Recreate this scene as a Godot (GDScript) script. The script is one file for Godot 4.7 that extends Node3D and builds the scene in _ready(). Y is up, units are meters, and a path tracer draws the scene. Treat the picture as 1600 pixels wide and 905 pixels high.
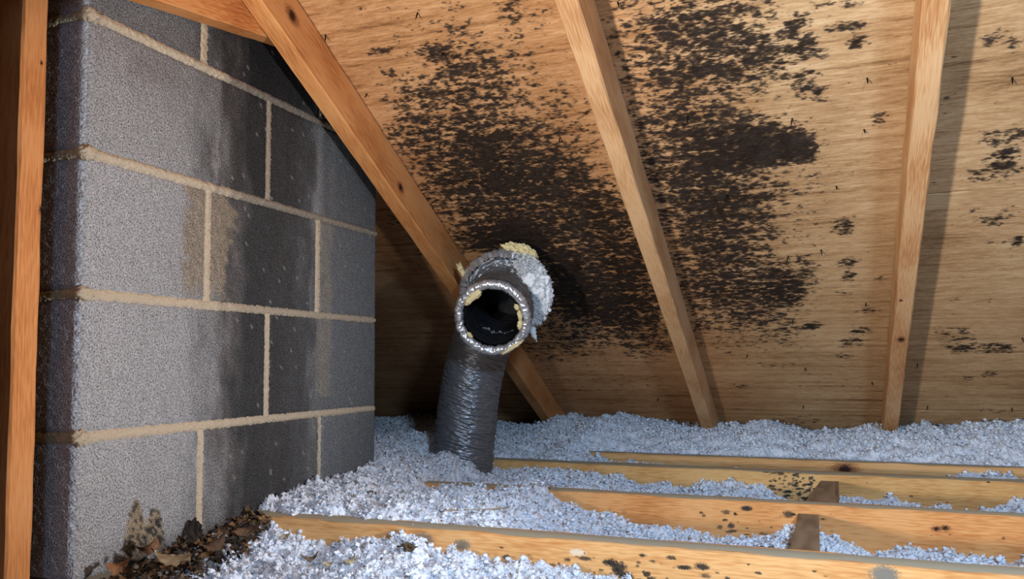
extends Node3D
# An attic corner under a pitched roof: x runs along the ridge, -z towards the eave, y up; the ceiling board under the joists is y = 0.

const TH := 0.475437            # pitch of the roof
const YR := 1.63369             # height of the rafters' lower plane at z = 0
const HR := 0.0906              # depth of a rafter
const F_PX := 1309.94           # focal length in pixels of the 1600 x 905 frame

# mould colonies on the roof deck: along the eave, down the slope, the two radii (metres) and how dense
const BAY_ONE := [
	[-0.607, 1.781, 0.173, 0.280, 0.30], [-0.662, 2.040, 0.239, 0.301, 0.30], [-0.583, 2.418, 0.186, 0.366, 0.45], [-0.699, 1.516, 0.049, 0.076, 0.30], [-0.617, 1.525, 0.042, 0.068, 0.50], [-0.637, 1.611, 0.069, 0.092, 0.60],
	[-0.508, 1.487, 0.023, 0.039, 0.75], [-0.529, 1.550, 0.026, 0.060, 0.60], [-0.455, 1.508, 0.028, 0.035, 0.50], [-0.686, 1.548, 0.050, 0.015, 0.75], [-0.672, 1.579, 0.050, 0.035, 0.75], [-0.617, 1.649, 0.064, 0.068, 0.70],
	[-0.695, 1.699, 0.038, 0.112, 0.70], [-0.676, 1.790, 0.097, 0.101, 0.80], [-0.762, 1.641, 0.060, 0.049, 0.70], [-0.815, 1.692, 0.049, 0.065, 0.65], [-0.846, 1.774, 0.059, 0.061, 0.80], [-0.767, 1.735, 0.042, 0.077, 0.70],
	[-0.544, 1.715, 0.077, 0.110, 0.50], [-0.495, 1.780, 0.078, 0.116, 0.50], [-0.618, 1.905, 0.141, 0.135, 0.85], [-0.766, 1.884, 0.118, 0.113, 0.85], [-0.849, 1.967, 0.087, 0.085, 0.70], [-0.765, 2.053, 0.127, 0.131, 0.85],
	[-0.616, 2.046, 0.135, 0.154, 0.85], [-0.516, 2.083, 0.089, 0.156, 0.90], [-0.468, 2.247, 0.078, 0.177, 0.90], [-0.713, 2.172, 0.074, 0.067, 1.30], [-0.808, 2.170, 0.084, 0.056, 1.15], [-0.670, 2.286, 0.101, 0.157, 1.00],
	[-0.635, 2.415, 0.138, 0.172, 0.95], [-0.545, 2.487, 0.121, 0.179, 1.00], [-0.510, 2.669, 0.082, 0.160, 0.80], [-0.690, 2.624, 0.114, 0.160, 0.75], [-0.824, 2.740, 0.122, 0.130, 0.60], [-0.788, 1.432, 0.012, 0.008, 0.90],
	[-0.801, 1.532, 0.023, 0.011, 0.85], [-0.767, 1.519, 0.019, 0.010, 0.80], [-0.803, 1.585, 0.016, 0.015, 0.95], [-0.668, 1.461, 0.024, 0.008, 0.40], [-0.595, 1.455, 0.023, 0.011, 0.60], [-0.981, 2.067, 0.069, 0.037, 0.50],
	[-0.948, 2.200, 0.071, 0.041, 0.60], [-1.085, 2.249, 0.076, 0.031, 0.30], [-0.672, 2.962, 0.125, 0.048, 0.25], [-0.577, 3.008, 0.103, 0.038, 0.30], [-0.883, 3.012, 0.134, 0.103, 0.30],
]
const BAY_TWO := [
	[-0.221, 1.671, 0.131, 0.186, 0.50], [-0.259, 1.935, 0.126, 0.274, 0.60], [-0.272, 2.350, 0.165, 0.363, 0.55], [-0.160, 2.125, 0.145, 0.321, 0.30], [-0.300, 1.537, 0.053, 0.056, 0.55], [-0.228, 1.566, 0.063, 0.057, 0.75],
	[-0.155, 1.580, 0.072, 0.056, 0.80], [-0.306, 1.624, 0.056, 0.062, 0.55], [-0.219, 1.656, 0.077, 0.063, 0.80], [-0.131, 1.665, 0.074, 0.062, 0.85], [-0.066, 1.655, 0.052, 0.052, 0.65], [-0.038, 1.612, 0.022, 0.019, 1.00],
	[-0.027, 1.666, 0.021, 0.021, 0.90], [0.017, 1.589, 0.038, 0.016, 0.75], [0.027, 1.634, 0.018, 0.014, 1.00], [0.055, 1.674, 0.015, 0.016, 1.20], [0.056, 1.631, 0.014, 0.014, 0.85], [-0.030, 1.684, 0.041, 0.024, 0.70],
	[-0.038, 1.740, 0.032, 0.024, 0.85], [-0.018, 1.781, 0.027, 0.027, 0.90], [-0.301, 1.723, 0.059, 0.086, 0.60], [-0.207, 1.739, 0.068, 0.051, 0.65], [-0.115, 1.739, 0.055, 0.041, 0.55], [-0.270, 1.835, 0.073, 0.057, 0.70],
	[-0.185, 1.849, 0.083, 0.049, 0.85], [-0.105, 1.909, 0.077, 0.063, 1.25], [-0.046, 1.937, 0.038, 0.039, 1.15], [-0.168, 1.929, 0.086, 0.065, 1.05], [-0.288, 1.952, 0.091, 0.108, 0.85], [-0.180, 2.043, 0.091, 0.079, 0.75],
	[-0.267, 2.089, 0.082, 0.097, 0.75], [-0.115, 2.062, 0.064, 0.056, 0.50], [-0.051, 2.049, 0.050, 0.055, 0.42], [0.000, 2.014, 0.048, 0.053, 0.30], [-0.269, 2.212, 0.086, 0.108, 0.80], [-0.181, 2.196, 0.083, 0.104, 0.70],
	[-0.116, 2.166, 0.067, 0.075, 0.50], [-0.260, 2.381, 0.092, 0.123, 0.85], [-0.133, 2.420, 0.067, 0.108, 0.90], [-0.095, 2.468, 0.045, 0.079, 0.95], [-0.181, 2.542, 0.095, 0.102, 0.85], [-0.117, 2.683, 0.065, 0.081, 0.65],
	[-0.312, 2.535, 0.082, 0.140, 0.65], [-0.247, 2.715, 0.102, 0.097, 0.45], [-0.050, 2.397, 0.029, 0.089, 0.70], [0.097, 1.868, 0.014, 0.019, 0.90], [0.033, 2.207, 0.023, 0.029, 1.00], [0.043, 2.349, 0.021, 0.019, 1.10],
	[0.043, 2.410, 0.020, 0.020, 1.00], [0.021, 2.479, 0.013, 0.012, 0.80], [0.050, 2.484, 0.014, 0.012, 0.70], [0.092, 2.574, 0.022, 0.019, 0.90], [0.074, 2.679, 0.028, 0.024, 0.90], [0.051, 2.739, 0.035, 0.026, 0.80],
	[0.035, 2.828, 0.023, 0.019, 0.70], [-0.043, 2.650, 0.025, 0.021, 1.00], [-0.060, 2.354, 0.017, 0.014, 0.80], [-0.146, 2.874, 0.053, 0.021, 0.50], [-0.267, 3.013, 0.023, 0.023, 0.70], [0.000, 3.000, 0.104, 0.113, 0.20],
	[0.113, 2.424, 0.017, 0.017, 0.70], [-0.100, 3.265, 0.078, 0.042, 0.50], [0.092, 3.331, 0.056, 0.042, 0.60],
]
const BAY_THREE := [
	[0.263, 1.703, 0.019, 0.017, 0.80], [0.293, 1.722, 0.018, 0.013, 0.70], [0.309, 1.951, 0.041, 0.022, 0.85], [0.315, 2.016, 0.028, 0.035, 1.05], [0.301, 2.060, 0.055, 0.028, 0.65], [0.305, 2.185, 0.058, 0.018, 0.65],
	[0.326, 2.217, 0.029, 0.018, 0.70], [0.377, 2.299, 0.017, 0.020, 1.00], [0.341, 2.296, 0.030, 0.012, 0.60], [0.261, 2.221, 0.036, 0.014, 0.40], [0.319, 2.750, 0.051, 0.035, 0.75], [0.395, 2.786, 0.037, 0.029, 1.00],
	[0.291, 2.691, 0.043, 0.027, 0.70], [0.315, 2.785, 0.030, 0.029, 0.80], [0.403, 2.935, 0.021, 0.016, 0.80], [0.351, 2.967, 0.019, 0.020, 0.75], [0.195, 1.843, 0.026, 0.017, 0.40], [0.196, 1.727, 0.012, 0.006, 0.70],
	[0.319, 2.540, 0.080, 0.030, 0.20], [0.450, 3.166, 0.048, 0.027, 0.40], [0.208, 1.878, 0.017, 0.010, 0.50],
]

# height of the loose fill where it meets the front of each joist: x and y
const FILL_ONE := [-0.98, 0.125, -0.929, 0.117, -0.888, 0.122, -0.838, 0.109, -0.787, 0.092, -0.759, 0.102, -0.698, 0.117, -0.630, 0.128, -0.604, 0.126, -0.590, 0.105, -0.528, 0.112, -0.496, 0.095, -0.425, 0.097, -0.354, 0.099, -0.311, 0.090, -0.280, 0.082, -0.2, 0.06, 0.0, 0.05, 1.0, 0.05]
const FILL_TWO := [-1.0, 0.175, -0.9, 0.162, -0.859, 0.148, -0.810, 0.123, -0.731, 0.133, -0.700, 0.127, -0.639, 0.135, -0.574, 0.140, -0.531, 0.122, -0.480, 0.103, -0.433, 0.093, -0.370, 0.079, -0.322, 0.074, -0.269, 0.072, -0.179, 0.066, -0.136, 0.060, -0.109, 0.080, -0.083, 0.095, -0.017, 0.080, 0.032, 0.066, 0.052, 0.055, 0.111, 0.070, 0.168, 0.070, 0.223, 0.063, 0.256, 0.056, 0.281, 0.063, 1.0, 0.06]
const FILL_THREE := [-1.0, 0.17, -0.93, 0.16, -0.892, 0.142, -0.854, 0.116, -0.801, 0.106, -0.743, 0.122, -0.621, 0.115, -0.513, 0.112, -0.461, 0.090, -0.387, 0.090, -0.347, 0.087, -0.299, 0.104, -0.228, 0.110, -0.172, 0.104, -0.128, 0.082, -0.080, 0.057, 0.014, 0.083, 0.071, 0.084, 0.123, 0.087, 0.182, 0.068, 0.223, 0.080, 0.269, 0.068, 0.317, 0.076, 0.364, 0.096, 1.0, 0.098]
const FILL_FOUR := [-1.0, 0.17, -0.72, 0.165, -0.649, 0.125, -0.597, 0.112, -0.340, 0.101, -0.087, 0.095, 0.147, 0.094, 0.250, 0.104, 0.275, 0.114, 0.324, 0.124, 0.371, 0.12, 0.401, 0.115, 1.0, 0.12]
const FILL_BACK := [-1.8, 0.18, -1.528, 0.185, -1.528, 0.197, -1.1, 0.172, -0.957, 0.177, -0.915, 0.203, -0.853, 0.218, -0.798, 0.197, -0.690, 0.223, -0.602, 0.202, -0.460, 0.186, -0.277, 0.191, -0.202, 0.207, -0.075, 0.174, 0.030, 0.181, 0.117, 0.201, 0.195, 0.192, 0.261, 0.208, 0.322, 0.196, 0.386, 0.212, 0.506, 0.220, 1.2, 0.215]

var down := Vector3(0, -sin(TH), -cos(TH))      # down the slope
var over := Vector3(0, cos(TH), -sin(TH))       # out of the roof
var rng := RandomNumberGenerator.new()
var lumps := FastNoiseLite.new()
var puffs := FastNoiseLite.new()
var crumbs := FastNoiseLite.new()
var dust_top: StandardMaterial3D


# ---------- mesh building ----------
class Shape:
	var v := PackedVector3Array()
	var n := PackedVector3Array()
	var t := PackedVector2Array()
	var c := PackedColorArray()
	var i := PackedInt32Array()
	var origin := Vector3.ZERO

	func tri(a: Vector3, b: Vector3, d: Vector3, out: Vector3, ta := Vector2.ZERO, tb := Vector2.ZERO, td := Vector2.ZERO) -> void:
		var k := v.size()
		var m := (b - a).cross(d - a)
		if m.length_squared() < 1e-16:
			return
		m = m.normalized()
		if m.dot(out) < 0.0:
			m = -m
			v.append_array([a - origin, b - origin, d - origin])
			t.append_array([ta, tb, td])
		else:
			v.append_array([a - origin, d - origin, b - origin])
			t.append_array([ta, td, tb])
		n.append_array([m, m, m])
		c.append_array([Color.WHITE, Color.WHITE, Color.WHITE])
		i.append_array([k, k + 1, k + 2])

	func quad(a: Vector3, b: Vector3, d: Vector3, e: Vector3, out: Vector3, ta := Vector2.ZERO, tb := Vector2.ZERO, td := Vector2.ZERO, te := Vector2.ZERO) -> void:
		tri(a, b, d, out, ta, tb, td)
		tri(a, d, e, out, ta, td, te)

	# a sheet of (nu + 1) x (nv + 1) points, row by row; facing = +1 when du x dv points outwards
	func sheet(p: PackedVector3Array, nu: int, nv: int, facing: float, uv := PackedVector2Array(), col := PackedColorArray(), ring := false) -> void:
		var k := v.size()
		var w := nu + 1
		for b in nv + 1:
			for a in w:
				var at := b * w + a
				var a0 := a - 1
				var a1 := a + 1
				if ring:
					a0 = nu - 1 if a == 0 else a - 1
					a1 = 1 if a == nu else a + 1
				else:
					a0 = maxi(a0, 0)
					a1 = mini(a1, nu)
				var du := p[b * w + a1] - p[b * w + a0]
				var dv := p[mini(b + 1, nv) * w + a] - p[maxi(b - 1, 0) * w + a]
				v.append(p[at] - origin)
				n.append((du.cross(dv) * facing).normalized())
		t.append_array(uv if uv.size() == p.size() else blank_uv(p.size()))
		if col.size() == p.size():
			c.append_array(col)
		else:
			var white := PackedColorArray()
			white.resize(p.size())
			white.fill(Color.WHITE)
			c.append_array(white)
		for b in nv:
			for a in nu:
				var q := k + b * w + a
				if facing > 0.0:
					i.append_array([q, q + w, q + 1, q + 1, q + w, q + w + 1])
				else:
					i.append_array([q, q + 1, q + w, q + 1, q + w + 1, q + w])

	func blank_uv(count: int) -> PackedVector2Array:
		var u := PackedVector2Array()
		u.resize(count)
		return u

	func mesh() -> ArrayMesh:
		var a := []
		a.resize(Mesh.ARRAY_MAX)
		a[Mesh.ARRAY_VERTEX] = v
		a[Mesh.ARRAY_NORMAL] = n
		a[Mesh.ARRAY_TEX_UV] = t
		a[Mesh.ARRAY_COLOR] = c
		a[Mesh.ARRAY_INDEX] = i
		var m := ArrayMesh.new()
		m.add_surface_from_arrays(Mesh.PRIMITIVE_TRIANGLES, a)
		return m


func shape(root: Node3D = null) -> Shape:
	var s := Shape.new()
	if root:
		var o := root
		while o and o != self:
			s.origin += o.position
			o = o.get_parent() as Node3D
	return s


func put(called: String, s: Shape, m: Material, parent: Node3D) -> MeshInstance3D:
	var o := MeshInstance3D.new()
	o.name = called
	o.mesh = s.mesh()
	o.material_override = m
	parent.add_child(o, true)
	return o


var taken := {}
func numbered(called: String) -> String:
	var k: int = taken.get(called, 0)
	taken[called] = k + 1
	return called if k == 0 else "%s_%03d" % [called, k]


func thing(called: String, label: String, category: String, at: Vector3, group := "") -> Node3D:
	var o := Node3D.new()
	o.name = numbered(called)
	o.position = at
	add_child(o, true)
	o.set_meta("label", label)
	o.set_meta("category", category)
	if group:
		o.set_meta("group", group)
	return o


func setting(called: String, at := Vector3.ZERO) -> Node3D:
	var o := Node3D.new()
	o.name = called
	o.position = at
	add_child(o, true)
	o.set_meta("kind", "structure")
	return o


# a point of the roof: along the eave, down the slope, above the rafters' lower plane
func roof(u: float, s: float, h: float) -> Vector3:
	return Vector3(u, YR, 0) + down * s + over * h


# a length of sawn timber between two points; side and up give its cross-section, the grain runs along it
func timber(s: Shape, a: Vector3, b: Vector3, side: Vector3, up: Vector3, w: float, h: float, wobble := 0.0006, arris := 0.0025, seed_ := 1) -> void:
	var along := (b - a).normalized()
	side = (side - along * side.dot(along)).normalized()
	up = (up - along * up.dot(along) - side * up.dot(side)).normalized()
	var x := w / 2.0
	var y := h / 2.0
	var k := arris
	var ring: Array[Vector2] = [Vector2(-x + k, -y), Vector2(x - k, -y), Vector2(x, -y + k), Vector2(x, y - k), Vector2(x - k, y), Vector2(-x + k, y), Vector2(-x, y - k), Vector2(-x, -y + k)]
	var per := [0.0]
	for q in 8:
		per.append(per[q] + ring[q].distance_to(ring[(q + 1) % 8]))
	var total: float = per[8]
	var length := a.distance_to(b)
	var parts := maxi(2, int(length / 0.03))
	var noise := FastNoiseLite.new()
	noise.seed = seed_
	noise.frequency = 6.0
	for q in 8:
		var r := (q + 1) % 8
		var p := PackedVector3Array()
		var uv := PackedVector2Array()
		for g in parts + 1:
			var f := float(g) / parts
			for e in [[q, per[q]], [r, per[q + 1]]]:
				var at: Vector2 = ring[e[0]]
				at += Vector2(noise.get_noise_2d(f * length, e[0] * 3.1), noise.get_noise_2d(f * length, e[0] * 5.7 + 40.0)) * wobble * 2.0
				p.append(a.lerp(b, f) + side * at.x + up * at.y)
				uv.append(Vector2(f, e[1] / total))
		var d2 := ring[r] - ring[q]
		var out := side * d2.y - up * d2.x
		var facing := 1.0 if (p[1] - p[0]).cross(p[2] - p[0]).dot(out) > 0.0 else -1.0
		s.sheet(p, 1, parts, facing, uv)
	for e in [[a, -along, 0.0], [b, along, 1.0]]:
		var mid: Vector3 = e[0]
		for q in 8:
			var m0: Vector3 = mid + side * ring[q].x + up * ring[q].y
			var m1: Vector3 = mid + side * ring[(q + 1) % 8].x + up * ring[(q + 1) % 8].y
			s.tri(mid, m0, m1, e[1], Vector2(e[2], 0.1), Vector2(e[2] + 0.01, 0.1 + ring[q].x), Vector2(e[2], 0.1 + ring[q].y))


# a flat outline pushed along a vector, with its edges broken a little
func prism(s: Shape, outline: PackedVector3Array, push: Vector3, arris := 0.002) -> void:
	var mid := Vector3.ZERO
	for p in outline:
		mid += p / outline.size()
	var small := PackedVector3Array()
	for p in outline:
		small.append(p + (mid - p).normalized() * arris * 1.4)
	var dir := push.normalized()
	var count := outline.size()
	for k in count:
		var l := (k + 1) % count
		var out := (outline[k] + outline[l]) / 2.0 - mid
		var a := outline[k] + dir * arris
		var b := outline[l] + dir * arris
		var a2 := outline[k] + push - dir * arris
		var b2 := outline[l] + push - dir * arris
		var w := outline[k].distance_to(outline[l])
		var u0 := Vector2(a.x * 2.0, a.y * 4.0)
		s.quad(a, b, b2, a2, out, u0, u0 + Vector2(w * 2.0, 0), u0 + Vector2(w * 2.0, push.length() * 4.0), u0 + Vector2(0, push.length() * 4.0))
		s.quad(small[k], small[l], b, a, out - dir * out.length())
		s.quad(small[k] + push, small[l] + push, b2, a2, out + dir * out.length())
		s.tri(mid, small[k], small[l], -dir, Vector2(mid.x, mid.y) * 3.0, Vector2(small[k].x, small[k].y) * 3.0, Vector2(small[l].x, small[l].y) * 3.0)
		s.tri(mid + push, small[k] + push, small[l] + push, dir, Vector2(mid.x, mid.y) * 3.0, Vector2(small[k].x, small[k].y) * 3.0, Vector2(small[l].x, small[l].y) * 3.0)


func box(s: Shape, lo: Vector3, hi: Vector3) -> void:
	prism(s, PackedVector3Array([Vector3(lo.x, lo.y, hi.z), Vector3(hi.x, lo.y, hi.z), Vector3(hi.x, hi.y, hi.z), Vector3(lo.x, hi.y, hi.z)]), Vector3(0, 0, lo.z - hi.z), 0.001)


# a tube along a path; radius(k 0..1, angle) may wrinkle it
func tube(s: Shape, path: PackedVector3Array, nu: int, radius: Callable, outside := true, tint = null) -> void:
	var p := PackedVector3Array()
	var uv := PackedVector2Array()
	var col := PackedColorArray()
	var count := path.size()
	var side := Vector3.ZERO
	for k in count:
		var along := (path[mini(k + 1, count - 1)] - path[maxi(k - 1, 0)]).normalized()
		if side == Vector3.ZERO:
			side = (Vector3.RIGHT if absf(along.x) < 0.8 else Vector3.UP)
		side = (side - along * side.dot(along)).normalized()
		var up := along.cross(side)
		for a in nu + 1:
			var ang := TAU * (a % nu) / nu
			var r: float = radius.call(float(k) / (count - 1), ang)
			p.append(path[k] + (side * cos(ang) + up * sin(ang)) * r)
			uv.append(Vector2(float(a) / nu, float(k) / (count - 1)))
			if tint:
				col.append(tint.call(float(k) / (count - 1), ang))
	s.sheet(p, nu, count - 1, 1.0 if outside else -1.0, uv, col, true)


func curve(points: Array, count: int) -> PackedVector3Array:
	var c := Curve3D.new()
	for k in points.size():
		var tan_: Vector3 = (points[mini(k + 1, points.size() - 1)] - points[maxi(k - 1, 0)]) / 6.0
		c.add_point(points[k], -tan_, tan_)
	c.bake_interval = 0.004
	var out := PackedVector3Array()
	for k in count:
		out.append(c.sample_baked(c.get_baked_length() * k / (count - 1), true))
	return out


# a lump: a ball pushed about by noise
func lump(s: Shape, mid: Vector3, size: Vector3, rough: float, freq: float, seed_: int, turn := Basis(), nu := 20, nv := 12, tint := Color.WHITE) -> void:
	var noise := FastNoiseLite.new()
	noise.seed = seed_
	noise.frequency = freq
	noise.fractal_octaves = 4
	var p := PackedVector3Array()
	var col := PackedColorArray()
	for b in nv + 1:
		var lat := PI * b / nv - PI / 2
		for a in nu + 1:
			var lon := TAU * (a % nu) / nu
			var d := Vector3(cos(lat) * cos(lon), sin(lat), cos(lat) * sin(lon))
			p.append(mid + turn * (d * size * (1.0 + rough * noise.get_noise_3dv(d + mid * 7.0))))
			col.append(tint)
	s.sheet(p, nu, nv, -1.0, PackedVector2Array(), col, true)


# ---------- textures ----------
func grey(w: int, h: int, freq: float, octaves: int, seed_: int, kind := FastNoiseLite.TYPE_SIMPLEX_SMOOTH, small_w := 0) -> Image:
	var noise := FastNoiseLite.new()
	noise.noise_type = kind
	noise.seed = seed_
	noise.frequency = freq
	noise.fractal_octaves = octaves
	var im := noise.get_image(small_w if small_w else w, h, false, false, true)
	if im.get_format() != Image.FORMAT_L8:
		im.convert(Image.FORMAT_L8)
	if small_w:
		im.resize(w, h, Image.INTERPOLATE_CUBIC)
	return im


func ramp(stops: Array) -> PackedByteArray:      # [[0..1, Color], ...] as 256 colours
	var g := Gradient.new()
	g.offsets = PackedFloat32Array(stops.map(func(e): return e[0]))
	g.colors = PackedColorArray(stops.map(func(e): return e[1]))
	var out := PackedByteArray()
	for k in 256:
		var c := g.sample(k / 255.0)
		out.append_array([c.r8, c.g8, c.b8])
	return out


# sawn softwood, unrolled: the length across, the four faces one above another. knots: [along 0..1, round 0..1, radius m]; spots: [from, to, round from, round to, how many, largest m]
func wood(w: int, h: int, length: float, round_: float, seed_: int, pale: Color, deep: Color, ring_mm: float, knots := [], spots := [], grime := []) -> StandardMaterial3D:
	pale.s *= 0.97
	deep.s *= 1.0
	var warp := grey(w, h, 0.012, 3, seed_, FastNoiseLite.TYPE_SIMPLEX_SMOOTH, maxi(16, w / 24)).get_data()
	var fine := grey(w, h, 0.3, 2, seed_ + 5, FastNoiseLite.TYPE_SIMPLEX_SMOOTH, maxi(16, w / 9)).get_data()
	var broad := grey(w, h, 0.006, 2, seed_ + 9).get_data()
	var colours := ramp([[0.0, deep.darkened(0.25)], [0.3, deep], [0.65, pale], [1.0, pale.lightened(0.12)]])
	var wave := PackedFloat32Array()
	for k in 1024:
		var ph := fposmod(k / 256.0, 1.0)
		wave.append(1.0 - pow(ph, 3.0) if ph < 0.88 else (ph - 0.88) / 0.12 * 0.7 + 0.3)
	var bytes := PackedByteArray()
	bytes.resize(w * h * 3)
	var mm_v := round_ * 1000.0 / h
	var at := 0
	for y in h:
		var row := y * mm_v / ring_mm * 256.0
		for x in w:
			var k := y * w + x
			var ph := int(row + warp[k] * 3.6) & 1023
			var val := 104.0 + wave[ph] * 58.0 + (fine[k] - 128) * 0.46 + (broad[k] - 128) * 0.40
			var q := clampi(int(val), 0, 255) * 3
			bytes[at] = colours[q]
			bytes[at + 1] = colours[q + 1]
			bytes[at + 2] = colours[q + 2]
			at += 3
	var px := w / length
	var py := h / round_
	var r := RandomNumberGenerator.new()
	r.seed = seed_ * 77 + 3
	for kn in knots:
		var rad: float = kn[2]
		stain(bytes, w, h, kn[0] * w, kn[1] * h, rad * px * 2.6, rad * py * 1.5, Color(0.36, 0.19, 0.10), 0.55, seed_ + 1)
		stain(bytes, w, h, kn[0] * w, kn[1] * h, rad * px * 1.1, rad * py, Color(0.13, 0.07, 0.05), 0.85, seed_ + 2)
	for sp in spots:
		for k in int(sp[4]):
			var big: float = pow(r.randf(), 2.2) * sp[5] + 0.0012
			stain(bytes, w, h, r.randf_range(sp[0], sp[1]) * w, r.randf_range(sp[2], sp[3]) * h, big * px * r.randf_range(0.9, 2.2), big * py * r.randf_range(0.5, 1.0), Color(0.13, 0.12, 0.12), r.randf_range(0.5, 0.9), seed_ + k)
	for gr in grime:        # [along, round, length m, height m, colour, strength]
		stain(bytes, w, h, gr[0] * w, gr[1] * h, gr[2] * px, gr[3] * py, gr[4], gr[5], seed_ + 31)
	var im := Image.create_from_data(w, h, false, Image.FORMAT_RGB8, bytes)
	var m := StandardMaterial3D.new()
	m.albedo_texture = ImageTexture.create_from_image(im)
	m.roughness = 0.72
	m.metallic_specular = 0.3
	return m


func stain(bytes: PackedByteArray, w: int, h: int, cx: float, cy: float, rx: float, ry: float, c: Color, strength: float, seed_: int) -> void:
	var reach := 1.5
	for y in range(maxi(0, int(cy - ry * reach)), mini(h, int(cy + ry * reach) + 1)):
		for x in range(maxi(0, int(cx - rx * reach)), mini(w, int(cx + rx * reach) + 1)):
			var d := Vector2((x - cx) / rx, (y - cy) / ry).length() + crumbs.get_noise_2d(x * 2.5 + seed_ * 13.0, y * 2.5) * 0.5
			if d < 1.0:
				var f := strength * minf(1.0, (1.0 - d) * 3.0)
				var k := (y * w + x) * 3
				bytes[k] = int(lerpf(bytes[k], c.r8, f))
				bytes[k + 1] = int(lerpf(bytes[k + 1], c.g8, f))
				bytes[k + 2] = int(lerpf(bytes[k + 2], c.b8, f))


const DU := -1.75
const DV := 1.30
const DW := 2.40
const DH := 2.10
func deck_material() -> StandardMaterial3D:
	var w := 2048
	var h := 1792
	# how dense the mould is, on a coarse grid
	var gw := 160
	var gh := 140
	var sum := PackedFloat32Array()
	sum.resize(gw * gh)
	for colony in BAY_ONE + BAY_TWO + BAY_THREE:
		var cu: float = colony[0]
		var cv: float = colony[1]
		var ru: float = colony[2] * 1.15
		var rv: float = colony[3] * 1.15
		var how: float = colony[4]
		for y in range(maxi(0, int((cv - rv * 1.6 - DV) / DH * gh)), mini(gh, int((cv + rv * 1.6 - DV) / DH * gh) + 2)):
			for x in range(maxi(0, int((cu - ru * 1.6 - DU) / DW * gw)), mini(gw, int((cu + ru * 1.6 - DU) / DW * gw) + 2)):
				var e := Vector2((DU + (x + 0.5) * DW / gw - cu) / ru, (DV + (y + 0.5) * DH / gh - cv) / rv).length_squared()
				var add := how * exp(-e * e * 0.7)
				var k := y * gw + x
				sum[k] = maxf(sum[k], add) + minf(sum[k], add) * 0.25
	var coarse := Image.create_from_data(gw, gh, false, Image.FORMAT_RF, sum.to_byte_array())
	coarse.resize(w, h, Image.INTERPOLATE_CUBIC)
	var dense := coarse.get_data().to_float32_array()
	# the plywood's own grain and the mould's grain
	var streak := grey(w, h, 0.05, 3, 11, FastNoiseLite.TYPE_SIMPLEX_SMOOTH, w / 26).get_data()
	var fine := grey(w, h, 0.22, 2, 12, FastNoiseLite.TYPE_SIMPLEX_SMOOTH, w / 9).get_data()
	var broad := grey(w / 4, h / 4, 0.012, 3, 13)
	broad.resize(w, h, Image.INTERPOLATE_CUBIC)
	var wide := broad.get_data()
	var blot := grey(w, h, 0.035, 4, 14, FastNoiseLite.TYPE_SIMPLEX_SMOOTH, w / 2).get_data()
	var spot := grey(w, h, 0.10, 3, 15, FastNoiseLite.TYPE_SIMPLEX_SMOOTH, w / 2).get_data()
	var hair := grey(w, h, 0.28, 2, 16, FastNoiseLite.TYPE_SIMPLEX_SMOOTH, w / 3).get_data()
	var cells := FastNoiseLite.new()
	cells.noise_type = FastNoiseLite.TYPE_CELLULAR
	cells.seed = 17
	cells.frequency = 0.075
	cells.cellular_jitter = 0.9
	cells.cellular_return_type = FastNoiseLite.RETURN_DISTANCE
	cells.fractal_octaves = 2
	var net := cells.get_image(int(w / 1.5), h, false, false, true)
	net.resize(w, h, Image.INTERPOLATE_CUBIC)
	var cell := net.get_data()
	var left := ramp([[0.0, Color8(104, 68, 44)], [0.42, Color8(172, 124, 82)], [0.7, Color8(198, 150, 106)], [1.0, Color8(216, 174, 128)]])
	var right := ramp([[0.0, Color8(110, 82, 54)], [0.42, Color8(176, 138, 98)], [0.7, Color8(200, 164, 122)], [1.0, Color8(220, 190, 150)]])
	var bytes := PackedByteArray()
	bytes.resize(w * h * 3)
	var at := 0
	for y in h:
		for x in w:
			var k := y * w + x
			var val := 150.0 + (streak[k] - 128) * 0.36 + (fine[k] - 128) * 0.50 + (hair[k] - 128) * 0.24 + (wide[k] - 128) * 0.40
			if streak[k] < 62:
				val -= (62 - streak[k]) * 1.2
			var q := clampi(int(val), 0, 255) * 3
			var mix := clampf((x - 1180.0) / 260.0, 0.0, 1.0)
			var r := lerpf(left[q], right[q], mix)
			var g := lerpf(left[q + 1], right[q + 1], mix)
			var b := lerpf(left[q + 2], right[q + 2], mix)
			var m := dense[k] * 1.0 + (blot[k] - 128) * 0.0034 + (spot[k] - 128) * 0.0034 + (hair[k] - 128) * 0.0040 + (110 - cell[k]) * 0.0034 + (128 - streak[k]) * 0.0012 - 0.64
			if m > 0.0:
				var f := minf(m * 2.2, 0.74) + clampf(m - 0.4, 0.0, 0.20)
				var dark := 33.0 + (hair[k] - 128) * 0.10 + (blot[k] - 128) * 0.10
				r = lerpf(r, dark + 4.0, f)
				g = lerpf(g, dark - 3.0, f)
				b = lerpf(b, dark - 7.0, f)
			bytes[at] = int(r)
			bytes[at + 1] = int(g)
			bytes[at + 2] = int(b)
			at += 3
	var mat := StandardMaterial3D.new()
	mat.albedo_texture = ImageTexture.create_from_image(Image.create_from_data(w, h, false, Image.FORMAT_RGB8, bytes))
	mat.roughness = 0.9
	mat.metallic_specular = 0.2
	return mat


func plain(c: Color, rough := 0.9, metal := 0.0, vertex := false) -> StandardMaterial3D:
	var m := StandardMaterial3D.new()
	m.albedo_color = c
	m.roughness = rough
	m.metallic = metal
	m.metallic_specular = 0.3
	m.vertex_color_use_as_albedo = vertex
	return m


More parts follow.
